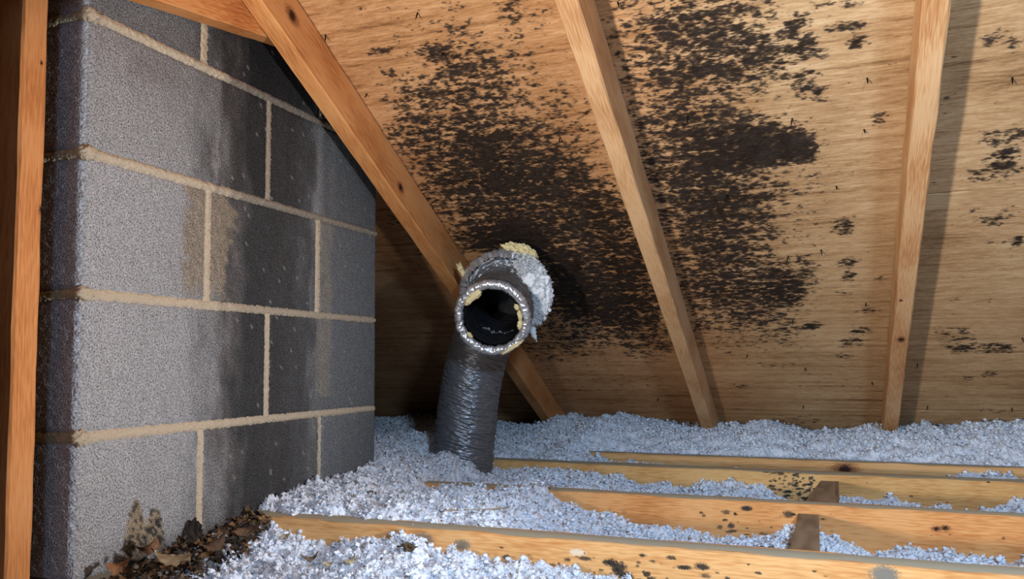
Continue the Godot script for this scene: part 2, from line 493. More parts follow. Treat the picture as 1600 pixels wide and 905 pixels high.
func profile(a: Array, x: float) -> float:
	for k in range(2, a.size(), 2):
		if x <= a[k]:
			var f: float = clampf((x - a[k - 2]) / maxf(a[k] - a[k - 2], 0.001), 0.0, 1.0)
			return lerpf(a[k - 1], a[k + 1], f)
	return a[-1]


# height of the loose fill
func fill(x: float, z: float) -> float:
	var h := 0.0
	var one := profile(FILL_ONE, x)
	if z > -1.23:
		var f := clampf((-0.75 - z) / 0.48, 0.0, 1.0)
		h = lerpf(minf(one, 0.075), one, f * f)
	elif z > -1.70:
		var two := profile(FILL_TWO, x)
		var f := clampf((-1.285 - z) / 0.415, 0.0, 1.0)
		var start := maxf(one, minf(two + 0.012, 0.134)) if x > -0.60 else lerpf(0.134, 0.148, clampf((-0.60 - x) / 0.1, 0.0, 1.0))
		if z > -1.285:
			h = lerpf(one, start, (-1.23 - z) / 0.055)
		else:
			h = lerpf(start, two, f) + sin(f * PI) * 0.006
	elif z > -2.165:
		var two := profile(FILL_TWO, x)
		var three := profile(FILL_THREE, x)
		var f := clampf((-1.735 - z) / 0.43, 0.0, 1.0)
		h = lerpf(two if x < -0.85 else minf(two, 0.115), three, f)
	elif z > -2.45:
		h = lerpf(profile(FILL_THREE, x), profile(FILL_FOUR, x), clampf((-2.225 - z) / 0.225, 0.0, 1.0))
	else:
		var f := clampf((-2.49 - z) / 0.34, 0.0, 1.0)
		h = lerpf(minf(profile(FILL_FOUR, x), 0.128) if x > -0.66 else profile(FILL_FOUR, x), profile(FILL_BACK, x), f * (2.0 - f) if x > -0.95 else f)
	# the heap between chimney and duct, and the hollow the duct stands in
	h += 0.030 * exp(-Vector2((x + 1.13) / 0.10, (z + 2.12) / 0.20).length_squared())
	h += 0.022 * exp(-Vector2((x + 0.885) / 0.07, (z + 1.965) / 0.05).length_squared())
	var d := Vector2(x + 0.945, z + 2.06).length()
	h -= 0.022 * exp(-pow((d - 0.085) / 0.03, 2.0)) * (1.4 if x < -0.95 else 0.6)
	return h


func fluffy(x: float, z: float) -> float:
	var h := fill(x, z)
	h += lumps.get_noise_2d(x, z) * 0.015
	h += (absf(puffs.get_noise_2d(x, z)) - 0.25) * 0.019
	h += crumbs.get_noise_2d(x * 190.0, z * 190.0) * 0.0050
	return h


# ---------- the chimney ----------
const CX := -0.977          # its face towards the attic
const CZ := -0.8735         # its face towards the viewer
const CB := -1.704          # its far end

# the colour of the blocks where they stand: clean grey by the corner, soot, then a cooler, duller grey further along
func block_tone(z: float, y: float, front: bool) -> Color:
	var wobble := lumps.get_noise_2d(z * 1.2, y * 0.45) * 0.05 + crumbs.get_noise_2d(z * 60.0, y * 22.0) * 0.012
	var grain := 1.0 + crumbs.get_noise_2d(z * 130.0, y * 30.0) * 0.14 + crumbs.get_noise_2d(z * 420.0 + 9.0, y * 300.0) * 0.16
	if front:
		var f := 0.60 * grain + lumps.get_noise_2d(z * 0.8, y * 0.8) * 0.04  # front face lightened and blued: cool fill light put into its colour
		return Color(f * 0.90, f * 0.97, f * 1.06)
	var k := z + wobble
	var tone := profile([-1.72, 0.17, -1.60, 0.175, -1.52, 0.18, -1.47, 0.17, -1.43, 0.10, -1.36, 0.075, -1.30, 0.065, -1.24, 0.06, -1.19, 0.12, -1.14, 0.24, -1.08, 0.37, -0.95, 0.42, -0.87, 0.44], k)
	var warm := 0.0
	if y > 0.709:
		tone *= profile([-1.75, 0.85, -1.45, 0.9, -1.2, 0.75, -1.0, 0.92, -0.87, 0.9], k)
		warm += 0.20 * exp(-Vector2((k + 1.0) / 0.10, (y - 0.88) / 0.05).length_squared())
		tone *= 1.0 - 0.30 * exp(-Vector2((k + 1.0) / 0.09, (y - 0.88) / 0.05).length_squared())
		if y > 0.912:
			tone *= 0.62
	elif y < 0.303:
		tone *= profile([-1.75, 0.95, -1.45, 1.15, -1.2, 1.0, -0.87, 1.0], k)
	# pale runs down the face
	for e in [[-1.462, 0.016, 0.66, 1.0, 0.11], [-1.150, 0.003, 0.72, 0.90, 0.12], [-1.44, 0.006, 0.50, 0.70, 0.05], [-1.40, 0.02, 0.55, 0.66, 0.03], [-1.52, 0.012, 0.74, 0.9, 0.03]]:
		if y > e[2] - 0.03 and y < e[3]:
			tone += e[4] * exp(-pow((z + wobble * 0.3 - e[0]) / e[1], 2.0)) * smoothstep(e[2] - 0.03, e[2] + 0.03, y)
	var c := Color(tone, tone * 0.985, tone * 0.985)
	c = c.lerp(Color(tone * 0.93, tone * 0.97, tone * 1.0), smoothstep(-1.44, -1.52, k))
	# brown edges of the soot
	warm += 0.45 * exp(-pow((k + 1.185) / 0.03, 2.0)) + 0.2 * exp(-pow((k + 1.34) / 0.05, 2.0))
	c = c.lerp(Color(tone * 1.12, tone * 0.93, tone * 0.84), clampf(warm, 0.0, 1.0))
	# mortar smeared over the joint of the third course
	if y > 0.51 and y < 0.70:
		var m := smoothstep(0.066, 0.042, absf(z + 1.133 + wobble * 0.35 + crumbs.get_noise_2d(z * 20.0, y * 34.0) * 0.022 + crumbs.get_noise_2d(7.0, y * 12.0) * 0.02)) * smoothstep(0.505, 0.55, y + crumbs.get_noise_2d(z * 60.0, 4.0) * 0.02) * 0.85
		c = c.lerp(Color(0.37, 0.30, 0.22) * (0.85 + 0.3 * crumbs.get_noise_2d(z * 200.0, y * 200.0)), clampf(m, 0.0, 0.9))
	if absf(z + 1.49 + wobble * 0.3) < 0.035 and y < 0.72 and y > 0.34:
		c = c.lerp(Color(0.30, 0.26, 0.21), 0.55 * smoothstep(0.035, 0.012, absf(z + 1.49 + wobble * 0.3)))
	# the tan stain with black specks at the foot
	var s0 := 0.204 - pow(absf(z + 0.985) / 0.020, 2.0) * 0.05
	var s1 := 0.186 - pow(absf(z + 1.022) / 0.020, 2.0) * 0.04
	var foot := maxf(s0, s1) + crumbs.get_noise_2d(z * 80.0, 3.0) * 0.006
	if y < foot and y < 0.22:
		var e := crumbs.get_noise_2d(z * 260.0, y * 220.0)
		c = c.lerp(Color(0.34, 0.26, 0.165) if e < 0.16 + (y - 0.15) * 1.6 else Color(0.03, 0.027, 0.023), 0.92)
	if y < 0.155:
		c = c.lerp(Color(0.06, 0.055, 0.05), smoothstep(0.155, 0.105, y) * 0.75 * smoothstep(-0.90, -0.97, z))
	# flecks of lime on the sooty blocks
	if crumbs.get_noise_2d(z * 500.0 + 70.0, y * 430.0) > 0.69 and k < -1.10:
		c = c.lerp(Color(0.36, 0.35, 0.34), 0.6)
	return Color(c.r * grain, c.g * grain, c.b * grain)


func block(root: Node3D, y0: float, y1: float, za: float, zb: float, corner: bool, m: Material, seed_: int) -> void:
	var s := shape(root)
	var e := 0.0035
	var step := 0.0052
	var nz := maxi(6, int((za - zb) / step))
	var ny := maxi(6, int((y1 - y0) / step))
	var p := PackedVector3Array()
	var col := PackedColorArray()
	for b in ny + 1:
		for a in nz + 1:
			var z := lerpf(za - (e if corner else 0.0), zb, float(a) / nz)
			var y := lerpf(y0, y1, float(b) / ny)
			var edge := a == 0 or a == nz or b == 0 or b == ny
			var x := CX - (e if edge else 0.0) + crumbs.get_noise_2d(z * 240.0 + seed_, y * 240.0) * 0.0009
			if (b == 0 or b == ny) and a > 0 and a < nz:
				y += crumbs.get_noise_2d(z * 160.0, seed_ * 9.0) * 0.0022
			if (a == nz or (a == 0 and not corner)) and b > 0 and b < ny:
				z += crumbs.get_noise_2d(y * 160.0, seed_ * 7.0) * 0.0022
			if a == 0 and corner:
				var j := crumbs.get_noise_2d(y * 190.0, seed_ * 5.0) * 0.0028
				x = CX - e + minf(j, 0.001)
				z += minf(j, 0.001)
			p.append(Vector3(x, y, z))
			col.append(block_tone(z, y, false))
	s.sheet(p, nz, ny, -1.0, PackedVector2Array(), col)
	var first: float = CX - e
	if corner:
		p = PackedVector3Array()
		col = PackedColorArray()
		var nx := int(0.19 / step)
		for b in ny + 1:
			for a in nx + 1:
				var x := lerpf(CX - 0.19, CX - e, float(a) / nx)
				var y := lerpf(y0, y1, float(b) / ny)
				var edge := a == 0 or b == 0 or b == ny
				var z := CZ - (e if edge else 0.0) + crumbs.get_noise_2d(x * 240.0 + seed_, y * 240.0) * 0.0009
				if a == nx:
					var j := crumbs.get_noise_2d(y * 190.0, seed_ * 5.0) * 0.0028
					z = CZ - e + minf(j, 0.001)
					x += minf(j, 0.001)
				p.append(Vector3(x, y, z))
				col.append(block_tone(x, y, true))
		s.sheet(p, nx, ny, 1.0, PackedVector2Array(), col)
	# top, bottom, ends and back
	var xa := CX - 0.19
	var zf := za - e
	s.quad(Vector3(xa, y1, zf), Vector3(first, y1, zf), Vector3(first, y1, zb), Vector3(xa, y1, zb), Vector3.UP)
	s.quad(Vector3(xa, y0, zf), Vector3(first, y0, zf), Vector3(first, y0, zb), Vector3(xa, y0, zb), Vector3.DOWN)
	s.quad(Vector3(xa, y0, zb), Vector3(first, y0, zb), Vector3(first, y1, zb), Vector3(xa, y1, zb), Vector3.FORWARD)
	if not corner:
		s.quad(Vector3(xa, y0, zf), Vector3(first, y0, zf), Vector3(first, y1, zf), Vector3(xa, y1, zf), Vector3.BACK)
	put("block", s, m, root)


func mortar(root: Node3D, a: Vector3, b: Vector3, wide: Vector3, out: Vector3, half0: float, half1: float, proud: float, m: Material, seed_: int, soot: float) -> void:
	var s := shape(root)
	var n := int(a.distance_to(b) / 0.003) + 2
	var far := a.distance_to(b)
	var p := PackedVector3Array()
	var col := PackedColorArray()
	for k in n + 1:
		var f := float(k) / n
		var at := a.lerp(b, f)
		for q in 11:
			var g := q / 5.0 - 1.0
			var edge := crumbs.get_noise_2d(f * far * 110.0, seed_ * 11.0 + signf(g) * 40.0) * 0.30 + crumbs.get_noise_2d(f * far * 420.0, seed_ * 11.0 + signf(g) * 80.0) * 0.20
			var half := lerpf(half0, half1, f) * (1.0 + edge)
			var g2 := clampf(absf(g) * 1.12, 0.0, 1.0)
			var lift := proud * (1.0 - g2 * g2) - 0.0040 * pow(g2, 4.0) + crumbs.get_noise_2d(f * far * 170.0 + q * 0.9, q * 1.3 + seed_ * 31.0) * 0.0022 + crumbs.get_noise_2d(f * far * 520.0, q * 9.0 + seed_) * 0.0010
			p.append(at + wide * half * g + out * lift)
			var dirty := soot * smoothstep(-1.08, -1.26, at.z + crumbs.get_noise_2d(f * far * 30.0, seed_) * 0.08) + crumbs.get_noise_2d(f * far * 260.0, q * 3.0 + seed_) * 0.16 + (0.25 if g2 > 0.9 else 0.0)
			var c := Color(0.48, 0.39, 0.28).lerp(Color(0.13, 0.115, 0.10), clampf(dirty, 0.0, 0.9))
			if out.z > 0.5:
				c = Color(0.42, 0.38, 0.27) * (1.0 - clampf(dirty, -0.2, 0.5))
			col.append(c)
	var facing := 1.0 if wide.cross(b - a).dot(out) > 0.0 else -1.0
	s.sheet(p, 10, n, facing, PackedVector2Array(), col)
	if out.x > 0.5 and absf(wide.y) > 0.5:      # a dab of mortar rounds the corner
		lump(s, a - out * 0.004 - Vector3(0, 0, 0.005), Vector3(0.012, half0 * 1.1, 0.013), 0.5, 2.0, seed_, Basis(), 20, 12, Color(0.45, 0.37, 0.265))
	put("mortar_joint", s, m, root)


func chimney() -> void:
	var root := thing("chimney", "grey concrete block chimney with tan mortar joints and dark soot stains, left of the rafters", "chimney", Vector3((CX - 1.6) / 2.0, 0, (CZ + CB) / 2.0))
	var m := plain(Color.WHITE, 1.0, 0.0, true)
	m.metallic_specular = 0.08
	var speck := grey(512, 512, 0.16, 3, 71)
	var pits := grey(512, 512, 0.11, 3, 72, FastNoiseLite.TYPE_SIMPLEX)
	var a := speck.get_data()
	for k in a.size():
		a[k] = clampi(218 + int((a[k] - 128) * 0.75) - (int((70 - a[k]) * 1.5) if a[k] < 70 else 0), 60, 255)
	m.albedo_texture = ImageTexture.create_from_image(Image.create_from_data(512, 512, false, Image.FORMAT_L8, a))
	m.heightmap_enabled = true
	m.heightmap_texture = ImageTexture.create_from_image(pits)
	m.heightmap_scale = 0.22
	m.uv1_triplanar = true
	m.uv1_scale = Vector3(3.4, 3.4, 3.4)
	var lime := plain(Color.WHITE, 0.95, 0.0, true)
	lime.metallic_specular = 0.08
	lime.heightmap_enabled = true
	lime.heightmap_texture = m.heightmap_texture
	lime.heightmap_scale = 0.18
	lime.uv1_triplanar = true
	lime.uv1_scale = Vector3(5, 5, 5)
	var core := shape(root)
	box(core, Vector3(-1.598, 0.0, CB + 0.004), Vector3(CX - 0.005, 1.62, CZ - 0.005))
	put("core", core, plain(Color(0.42, 0.38, 0.32)), root)
	var g := 0.0058
	var rows := [[1.115, [-1.30]], [0.912, [-1.115, -1.47]], [0.709, [-1.296]], [0.506, [-1.133, -1.464]], [0.303, [-1.30]], [0.0996, [-1.125, -1.477]], [-0.005, [-1.30]]]
	for r in rows.size():
		var y0: float = rows[r][0] + g
		var y1: float = (1.318 if r == 0 else rows[r - 1][0]) - g
		var ends: Array = [CZ + g] + rows[r][1] + [CB - g]
		for k in ends.size() - 1:
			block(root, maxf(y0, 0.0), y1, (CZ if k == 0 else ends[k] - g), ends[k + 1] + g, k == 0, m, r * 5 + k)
		for k in rows[r][1].size():
			var z: float = rows[r][1][k]
			if r < 6:
				var half := 0.0085
				if r == 1 and k == 0:
					half = 0.013
				elif r == 3:
					half = 0.012 if k == 1 else 0.010
				elif r == 5 and k == 1:
					half = 0.004
				mortar(root, Vector3(CX, y0, z), Vector3(CX, y1, z), Vector3(0, 0, 1), Vector3.RIGHT, half, half, 0.0012, lime, 40 + r * 3 + k, 0.6 if r < 3 else 0.2)
		if r > 0 and r < 6:
			var y: float = rows[r - 1][0]
			mortar(root, Vector3(CX, y, CZ - 0.002), Vector3(CX, y, CB + 0.003), Vector3.UP, Vector3.RIGHT, 0.0105, 0.0072, 0.0040 if r < 4 else 0.0010, lime, 60 + r, [0.0, 0.9, 0.9, 0.7, 0.4, 0.2][r])
			mortar(root, Vector3(CX, y, CZ), Vector3(CX - 0.2, y - 0.006, CZ), Vector3.UP, Vector3.BACK, 0.010, 0.009, 0.0030, lime, 80 + r, 0.0)


# ---------- the duct ----------
func crinkle(noise: FastNoiseLite, k: float, ang: float, along: float) -> float:
	# sharp creases that run round the tube and slant a little
	var a := noise.get_noise_3d(cos(ang) * 0.9, sin(ang) * 0.9, k * along + sin(ang + 0.6) * 0.9)
	var b := noise.get_noise_3d(cos(ang) * 2.2 + 20.0, sin(ang) * 2.2, k * along * 1.9 + sin(ang * 2.0) * 0.5)
	return (0.5 - absf(a) * 2.2) + (0.5 - absf(b) * 2.0) * 0.55


func duct() -> void:
	var base := Vector3(-0.935, 0.06, -2.08)
	var root := thing("flexible_duct", "silver foil flexible duct rising from the loose insulation, its torn open end facing out", "duct", base)
	var noise := FastNoiseLite.new()
	noise.seed = 5
	noise.frequency = 1.0
	noise.fractal_octaves = 3
	var foil := plain(Color(0.50, 0.50, 0.51), 0.38, 0.6)
	var bright := plain(Color(0.80, 0.80, 0.81), 0.36, 0.75)
	var dim := plain(Color(0.50, 0.47, 0.45), 0.40, 0.6)
	var black := plain(Color(0.10, 0.10, 0.105), 0.32)
	black.metallic_specular = 0.6
	var yellow := plain(Color(0.88, 0.80, 0.60), 0.95)
	var white := plain(Color(0.90, 0.90, 0.90), 0.95)

	# the jacket: up from the fill, bent towards the viewer, its torn edge flaring
	var s := shape(root)
	var path := curve([base, Vector3(-0.918, 0.20, -2.078), Vector3(-0.897, 0.34, -2.072), Vector3(-0.865, 0.46, -2.072), Vector3(-0.81, 0.553, -2.055), Vector3(-0.768, 0.58, -1.995), Vector3(-0.755, 0.577, -1.95)], 420)
	tube(s, path, 160, func(k, ang):
		var r := lerpf(0.083, 0.079, smoothstep(0.0, 0.5, k)) + 0.026 * smoothstep(0.62, 0.92, k)
		return r + crinkle(noise, k, ang, 40.0) * 0.0038 * (1.0 - 0.3 * k) + (0.006 * noise.get_noise_2d(ang * 3.0, 7.0) if k > 0.96 else 0.0))
	put("outer_jacket", s, foil, root)
	# the torn edge of the jacket, a ragged curl of foil
	var facing := (path[419] - path[400]).normalized()
	var side := Vector3.UP.cross(facing).normalized()
	var up := facing.cross(side)
	s = shape(root)
	var p := PackedVector3Array()
	for k in 9:
		for a in 181:
			var ang := TAU * (a % 180) / 180.0
			var f := k / 8.0
			var rag := 0.5 + 0.8 * noise.get_noise_2d(ang * 5.0, 3.0) + 0.35 * sin(ang * 23.0)
			var r := 0.105 + 0.010 * sin(f * PI) + crinkle(noise, f * 0.2, ang * 3.0, 18.0) * 0.004 + noise.get_noise_2d(ang * 9.0, f * 6.0) * 0.006 - 0.012 * f * f
			p.append(path[419] + facing * (-0.012 + f * (0.022 + 0.012 * rag)) + (side * cos(ang) + up * sin(ang)) * r)
	s.sheet(p, 180, 8, -1.0 if side.cross(up).dot(facing) < 0.0 else 1.0, PackedVector2Array(), PackedColorArray(), true)
	put("torn_edge", s, bright, root)

	# the inner sleeve that comes out of it
	var back := Vector3(-0.772, 0.585, -2.03)
	var mouth := Vector3(-0.7425, 0.5125, -1.845)
	s = shape(root)
	var sleeve := curve([back, Vector3(-0.759, 0.558, -1.955), mouth], 90)
	tube(s, sleeve, 140, func(k, ang): return 0.0825 + 0.005 * k + crinkle(noise, k + 3.0, ang, 13.0) * 0.0032)
	put("sleeve", s, dim, root)
	# jacket foil folded in between the torn edge and the sleeve
	s = shape(root)
	p = PackedVector3Array()
	for k in 17:
		for a in 161:
			var ang := TAU * (a % 160) / 160.0
			var f := k / 16.0
			var dir := side * cos(ang) + up * sin(ang)
			var from := path[419] + dir * 0.104 - facing * 0.004
			var to := sleeve[38] + dir * 0.082
			p.append(from.lerp(to, f) + facing * (sin(f * PI) * 0.012 + crinkle(noise, f * 0.3 + 5.0, ang * 2.0, 26.0) * 0.004))
	s.sheet(p, 160, 16, 1.0 if side.cross(up).dot(facing) > 0.0 else -1.0, PackedVector2Array(), PackedColorArray(), true)
	put("foil_fold", s, foil, root)
	# dark ribbed liner
	var axis := (mouth - back).normalized()
	s = shape(root)
	tube(s, PackedVector3Array(range(120).map(func(k): return mouth - axis * (0.235 * k / 119.0) - axis * 0.004)), 96, func(k, ang): return 0.0685 - 0.0014 * sin(k * 150.0 + ang) + noise.get_noise_2d(ang * 2.0, k * 9.0) * 0.002, false)
	var deep := mouth - axis * 0.239
	var sx := Vector3.UP.cross(axis).normalized()
	var sy := axis.cross(sx)
	for a in 24:
		s.tri(deep, deep + (sx * cos(TAU * a / 24.0) + sy * sin(TAU * a / 24.0)) * 0.070, deep + (sx * cos(TAU * (a + 1) / 24.0) + sy * sin(TAU * (a + 1) / 24.0)) * 0.070, axis)
	var liner := put("liner", s, black, root)
	liner.set_meta("label", "black ribbed plastic liner")
	# rim: foil crumpled over the end
	s = shape(root)
	p = PackedVector3Array()
	for k in 25:
		for a in 241:
			var ang := TAU * (a % 240) / 240.0
			var t := TAU * (k % 24) / 24.0
			var crease := 0.5 - 2.0 * absf(noise.get_noise_3d(cos(ang) * 3.4 + 3.0, sin(ang) * 3.4, cos(t) * 0.8 + sin(ang * 3.0)))
			crease += 0.6 * (0.5 - 2.0 * absf(noise.get_noise_3d(cos(ang) * 8.5, sin(ang) * 8.5 + 8.0, sin(t) * 1.6)))
			var thick := 0.0110 + 0.0030 * crease
			var ring := 0.0828 + 0.0026 * noise.get_noise_2d(ang * 3.0, 5.0) + 0.0015 * sin(ang * 2.0)
			var r := ring + cos(t) * thick * 0.95
			p.append(mouth + axis * (sin(t) * thick * 0.9 - 0.002) + (sx * cos(ang) + sy * sin(ang)) * r)
	s.sheet(p, 240, 24, 1.0, PackedVector2Array(), PackedColorArray(), true)
	put("rim", s, bright, root)
	# yellow glass wool that shows between liner and rim, and a rivet
	for e in [[2.12, 0.019, 0.0085, 0.9], [2.40, 0.014, 0.007, 0.7], [0.10, 0.013, 0.005, 0.5], [-0.22, 0.012, 0.006, 0.5], [0.42, 0.008, 0.005, 0.5], [-1.02, 0.030, 0.004, 0.5], [3.75, 0.009, 0.004, 0.5]]:
		s = shape(root)
		var ang: float = e[0]
		var rad := sx * cos(ang) + sy * sin(ang)
		var tangent := axis.cross(rad)
		var at_r := 0.069 if ang > -1.0 else 0.085
		lump(s, mouth + rad * at_r + axis * 0.007, Vector3(e[1], e[2], 0.006), 0.55, 2.2, int(ang * 10.0) + 40, Basis(tangent, rad, axis), 28, 16)
		put("glass_wool", s, yellow, root)
	var rv := sx * cos(3.10) + sy * sin(3.10)
	s = shape(root)
	tube(s, PackedVector3Array([mouth + rv * 0.079 + axis * 0.004, mouth + rv * 0.079 + axis * 0.0125, mouth + rv * 0.079 + axis * 0.0135, mouth + rv * 0.079 + axis * 0.0115]), 20, func(k, _ang): return [0.0075, 0.0072, 0.0055, 0.0045][int(round(k * 3.0))])
	lump(s, mouth + rv * 0.079 + axis * 0.011, Vector3(0.0045, 0.0045, 0.0025), 0.0, 1.0, 3, Basis(sx, sy, axis), 14, 8)
	put("rivet", s, bright, root)
	# white glass wool hanging out of the jacket on the right, and the yellow piece above
	for e in [[0.25, 0.094, 0.030, 0.010], [0.02, 0.098, 0.028, 0.014], [-0.28, 0.098, 0.026, 0.012], [0.55, 0.092, 0.028, 0.008], [0.80, 0.088, 0.022, 0.002], [-0.55, 0.094, 0.018, 0.012], [0.12, 0.086, 0.024, 0.026], [0.42, 0.080, 0.022, 0.026]]:
		s = shape(root)
		var rad := side * cos(e[0]) + up * sin(e[0])
		lump(s, path[419] + rad * e[1] + facing * e[3], Vector3(e[2], e[2] * 0.95, e[2] * 0.8), 0.55, 1.15, int(e[0] * 100.0) + 500, Basis(), 56, 36)
		put("white_wool", s, white, root)
	# its loose fibres
	var mm := MultiMesh.new()
	mm.transform_format = MultiMesh.TRANSFORM_3D
	mm.mesh = crumb_mesh(302)
	var r := RandomNumberGenerator.new()
	r.seed = 12
	mm.instance_count = 1500
	for k in 1500:
		var a := r.randf_range(-0.65, 0.95)
		var rad := side * cos(a) + up * sin(a)
		var off := Vector3(r.randfn(), r.randfn(), r.randfn()).normalized() * r.randf_range(0.020, 0.027)
		var at := path[419] + rad * r.randf_range(0.082, 0.100) + facing * (0.010 + maxf(0.0, 0.012 * r.randf())) + off
		var z := r.randf_range(0.002, 0.0055)
		mm.set_instance_transform(k, Transform3D(Basis.from_euler(Vector3(r.randf() * TAU, r.randf() * TAU, r.randf() * TAU)).scaled(Vector3(z, z, z)), at - base))
	var fuzz := MultiMeshInstance3D.new()
	fuzz.name = "wool_fibres"
	fuzz.multimesh = mm
	fuzz.material_override = white
	fuzz.set_meta("kind", "stuff")
	root.add_child(fuzz, true)
	for e in [[1.32, 0.112, 0.030, 0.017], [1.10, 0.122, 0.026, 0.012], [0.93, 0.124, 0.015, 0.009]]:
		s = shape(root)
		var rad := side * cos(e[0]) + up * sin(e[0])
		lump(s, path[419] + rad * e[1] - facing * 0.012, Vector3(e[2], e[3], 0.013), 0.8, 2.4, int(e[0] * 100.0) + 900, Basis(facing.cross(rad), rad, facing), 48, 30)
		put("yellow_wool", s, yellow, root)
	# a strip of foil and wool hanging from the torn edge, lower right
	s = shape(root)
	lump(s, path[419] + side * 0.074 - up * 0.092 + facing * 0.012, Vector3(0.007, 0.020, 0.005), 1.0, 3.0, 77, Basis(Vector3(0, 0, 1), 0.35), 24, 18)
	put("hanging_shred", s, white, root)
	s = shape(root)
	lump(s, path[419] - side * 0.096 + up * 0.045 - facing * 0.005, Vector3(0.008, 0.040, 0.010), 0.7, 2.5, 78, Basis(facing, 0.5), 24, 24)
	put("yellow_wool", s, yellow, root)


# ---------- loose fill ----------
func crumb_mesh(seed_: int) -> ArrayMesh:
	var s := shape()
	if seed_ == 302:        # a fuzz of short fibres
		var r := RandomNumberGenerator.new()
		r.seed = 9
		for k in 26:
			var d := Vector3(r.randfn(), r.randfn() * 0.8, r.randfn()).normalized()
			var w := d.cross(Vector3(r.randfn(), r.randfn(), r.randfn())).normalized() * 0.17
			var at := d * r.randf_range(0.0, 0.5)
			s.tri(at - w, at + w, at + d * r.randf_range(0.9, 1.7), w.cross(d))
	else:
		lump(s, Vector3.ZERO, Vector3.ONE, 1.3, 1.2, seed_, Basis(), 10, 7)
	return s.mesh()


func insulation() -> void:
	var m := plain(Color.WHITE, 0.97, 0.0, true)
	var s := shape()
	var xs := PackedFloat32Array()
	var zs := PackedFloat32Array()
	var x := -1.78
	while x < 0.80:
		xs.append(x)
		x += 0.0055 if x < 0.62 else 0.008
	var z := -0.74
	while z > -3.22:
		zs.append(z)
		z -= lerpf(0.0042, 0.0075, clampf((-z - 0.8) / 1.8, 0.0, 1.0))
	var p := PackedVector3Array()
	var col := PackedColorArray()
	for zz in zs:
		for xx in xs:
			var j := crumbs.get_noise_2d(xx * 260.0 + 50.0, zz * 260.0) * 0.004
			p.append(Vector3(xx + j, fluffy(xx, zz), zz + j * 0.7))
			col.append(fill_tone(xx, zz))
	s.sheet(p, xs.size() - 1, zs.size() - 1, -1.0, PackedVector2Array(), col)
	var bed := put("loose_insulation", s, m, self)
	bed.set_meta("kind", "stuff")
	bed.set_meta("label", "bluish white loose-fill insulation heaped between and over the ceiling joists")
	bed.set_meta("category", "insulation")
	for kind in 3:
		var mm := MultiMesh.new()
		mm.transform_format = MultiMesh.TRANSFORM_3D
		mm.use_colors = true
		mm.mesh = crumb_mesh(300 + kind)
		var where: Array[Transform3D] = []
		var tint := PackedColorArray()
		while where.size() < 42000:
			var zz := -0.80 - pow(rng.randf(), 1.15) * 2.28
			var xx := rng.randf_range(-1.70, 0.62) if rng.randf() < 0.93 else rng.randf_range(0.62, 0.79)
			if xx < CX + 0.008 and zz > CB - 0.008:
				continue
			if xx > 0.30 and zz > -1.3:
				continue
			var y := fluffy(xx, zz)
			if y < 0.1395 and (absf(zz + 1.257) < 0.03 or absf(zz + 1.713) < 0.028 or absf(zz + 2.195) < 0.036 or absf(zz + 2.468) < 0.024):
				continue
			var r := lerpf(0.0012, 0.0054, pow(rng.randf(), 2.7)) * (1.25 if kind == 2 else 1.0)
			var b := Basis.from_euler(Vector3(rng.randf() * TAU, rng.randf() * TAU, rng.randf() * TAU)).scaled(Vector3(r, r * 0.85, r))
			where.append(Transform3D(b, Vector3(xx, y + r * 0.35, zz)))
			var c := fill_tone(xx, zz)
			tint.append(c * rng.randf_range(0.92, 1.06))
		mm.instance_count = where.size()
		for k in where.size():
			mm.set_instance_transform(k, where[k])
			mm.set_instance_color(k, tint[k])
		var o := MultiMeshInstance3D.new()
		o.multimesh = mm
		o.material_override = m
		o.name = numbered("insulation_tufts")
		o.set_meta("kind", "stuff")
		o.set_meta("label", ["small white tufts on the loose-fill insulation", "round crumbs on the loose-fill insulation", "ragged flecks on the loose-fill insulation"][kind])
		o.set_meta("category", "insulation")
		add_child(o, true)


func fill_tone(x: float, z: float) -> Color:
	var f := 0.80 + puffs.get_noise_2d(x * 0.6 + 9.0, z * 0.6) * 0.05
	var c := Color(f * 0.90, f * 0.955, f * 1.05)
	var dust := clampf(lumps.get_noise_2d(x * 1.3 + 30.0, z * 1.3) * 2.2 - 0.75, 0.0, 0.6) * 0.5
	if x < -0.72 and z < -1.3:
		dust += 0.16
	c = c.lerp(Color(0.45, 0.37, 0.27), dust)
	var litter := smoothstep(0.045, 0.0, absf(x + 0.93 - (z + 1.0) * 0.0)) * smoothstep(-1.26, -1.16, z) * 0.85
	return c.lerp(Color(0.10, 0.07, 0.05), litter)


func curled(s: Shape, at: Vector3, size: Vector2, turn: Basis, curl: float, seed_: int, tint := Color.WHITE) -> void:
	# a dry leaf or scrap of bark: a bent, ragged, slightly thick sheet
	for face in 2:
		var p := PackedVector3Array()
		var col := PackedColorArray()
		for b in 9:
			for a in 9:
				var q := Vector2(a / 4.0 - 1.0, b / 4.0 - 1.0)
				var r := q.normalized() * maxf(absf(q.x), absf(q.y)) * (1.0 + 0.35 * crumbs.get_noise_2d(q.angle() * 60.0 + seed_ * 37.0, 5.0)) if q.length() > 0.0 else Vector2.ZERO
				var h := r.x * r.x * curl + r.y * r.y * curl * -0.5 + crumbs.get_noise_2d(q.x * 40.0 + seed_ * 91.0, q.y * 40.0) * 0.25
				p.append(at + turn * Vector3(r.x * size.x, h * size.x * 0.6 - face * 0.0012, r.y * size.y))
				col.append(tint * (0.8 + 0.4 * crumbs.get_noise_2d(q.x * 70.0 + seed_, q.y * 70.0)))
		s.sheet(p, 8, 8, -1.0 if face == 0 else 1.0, PackedVector2Array(), col)


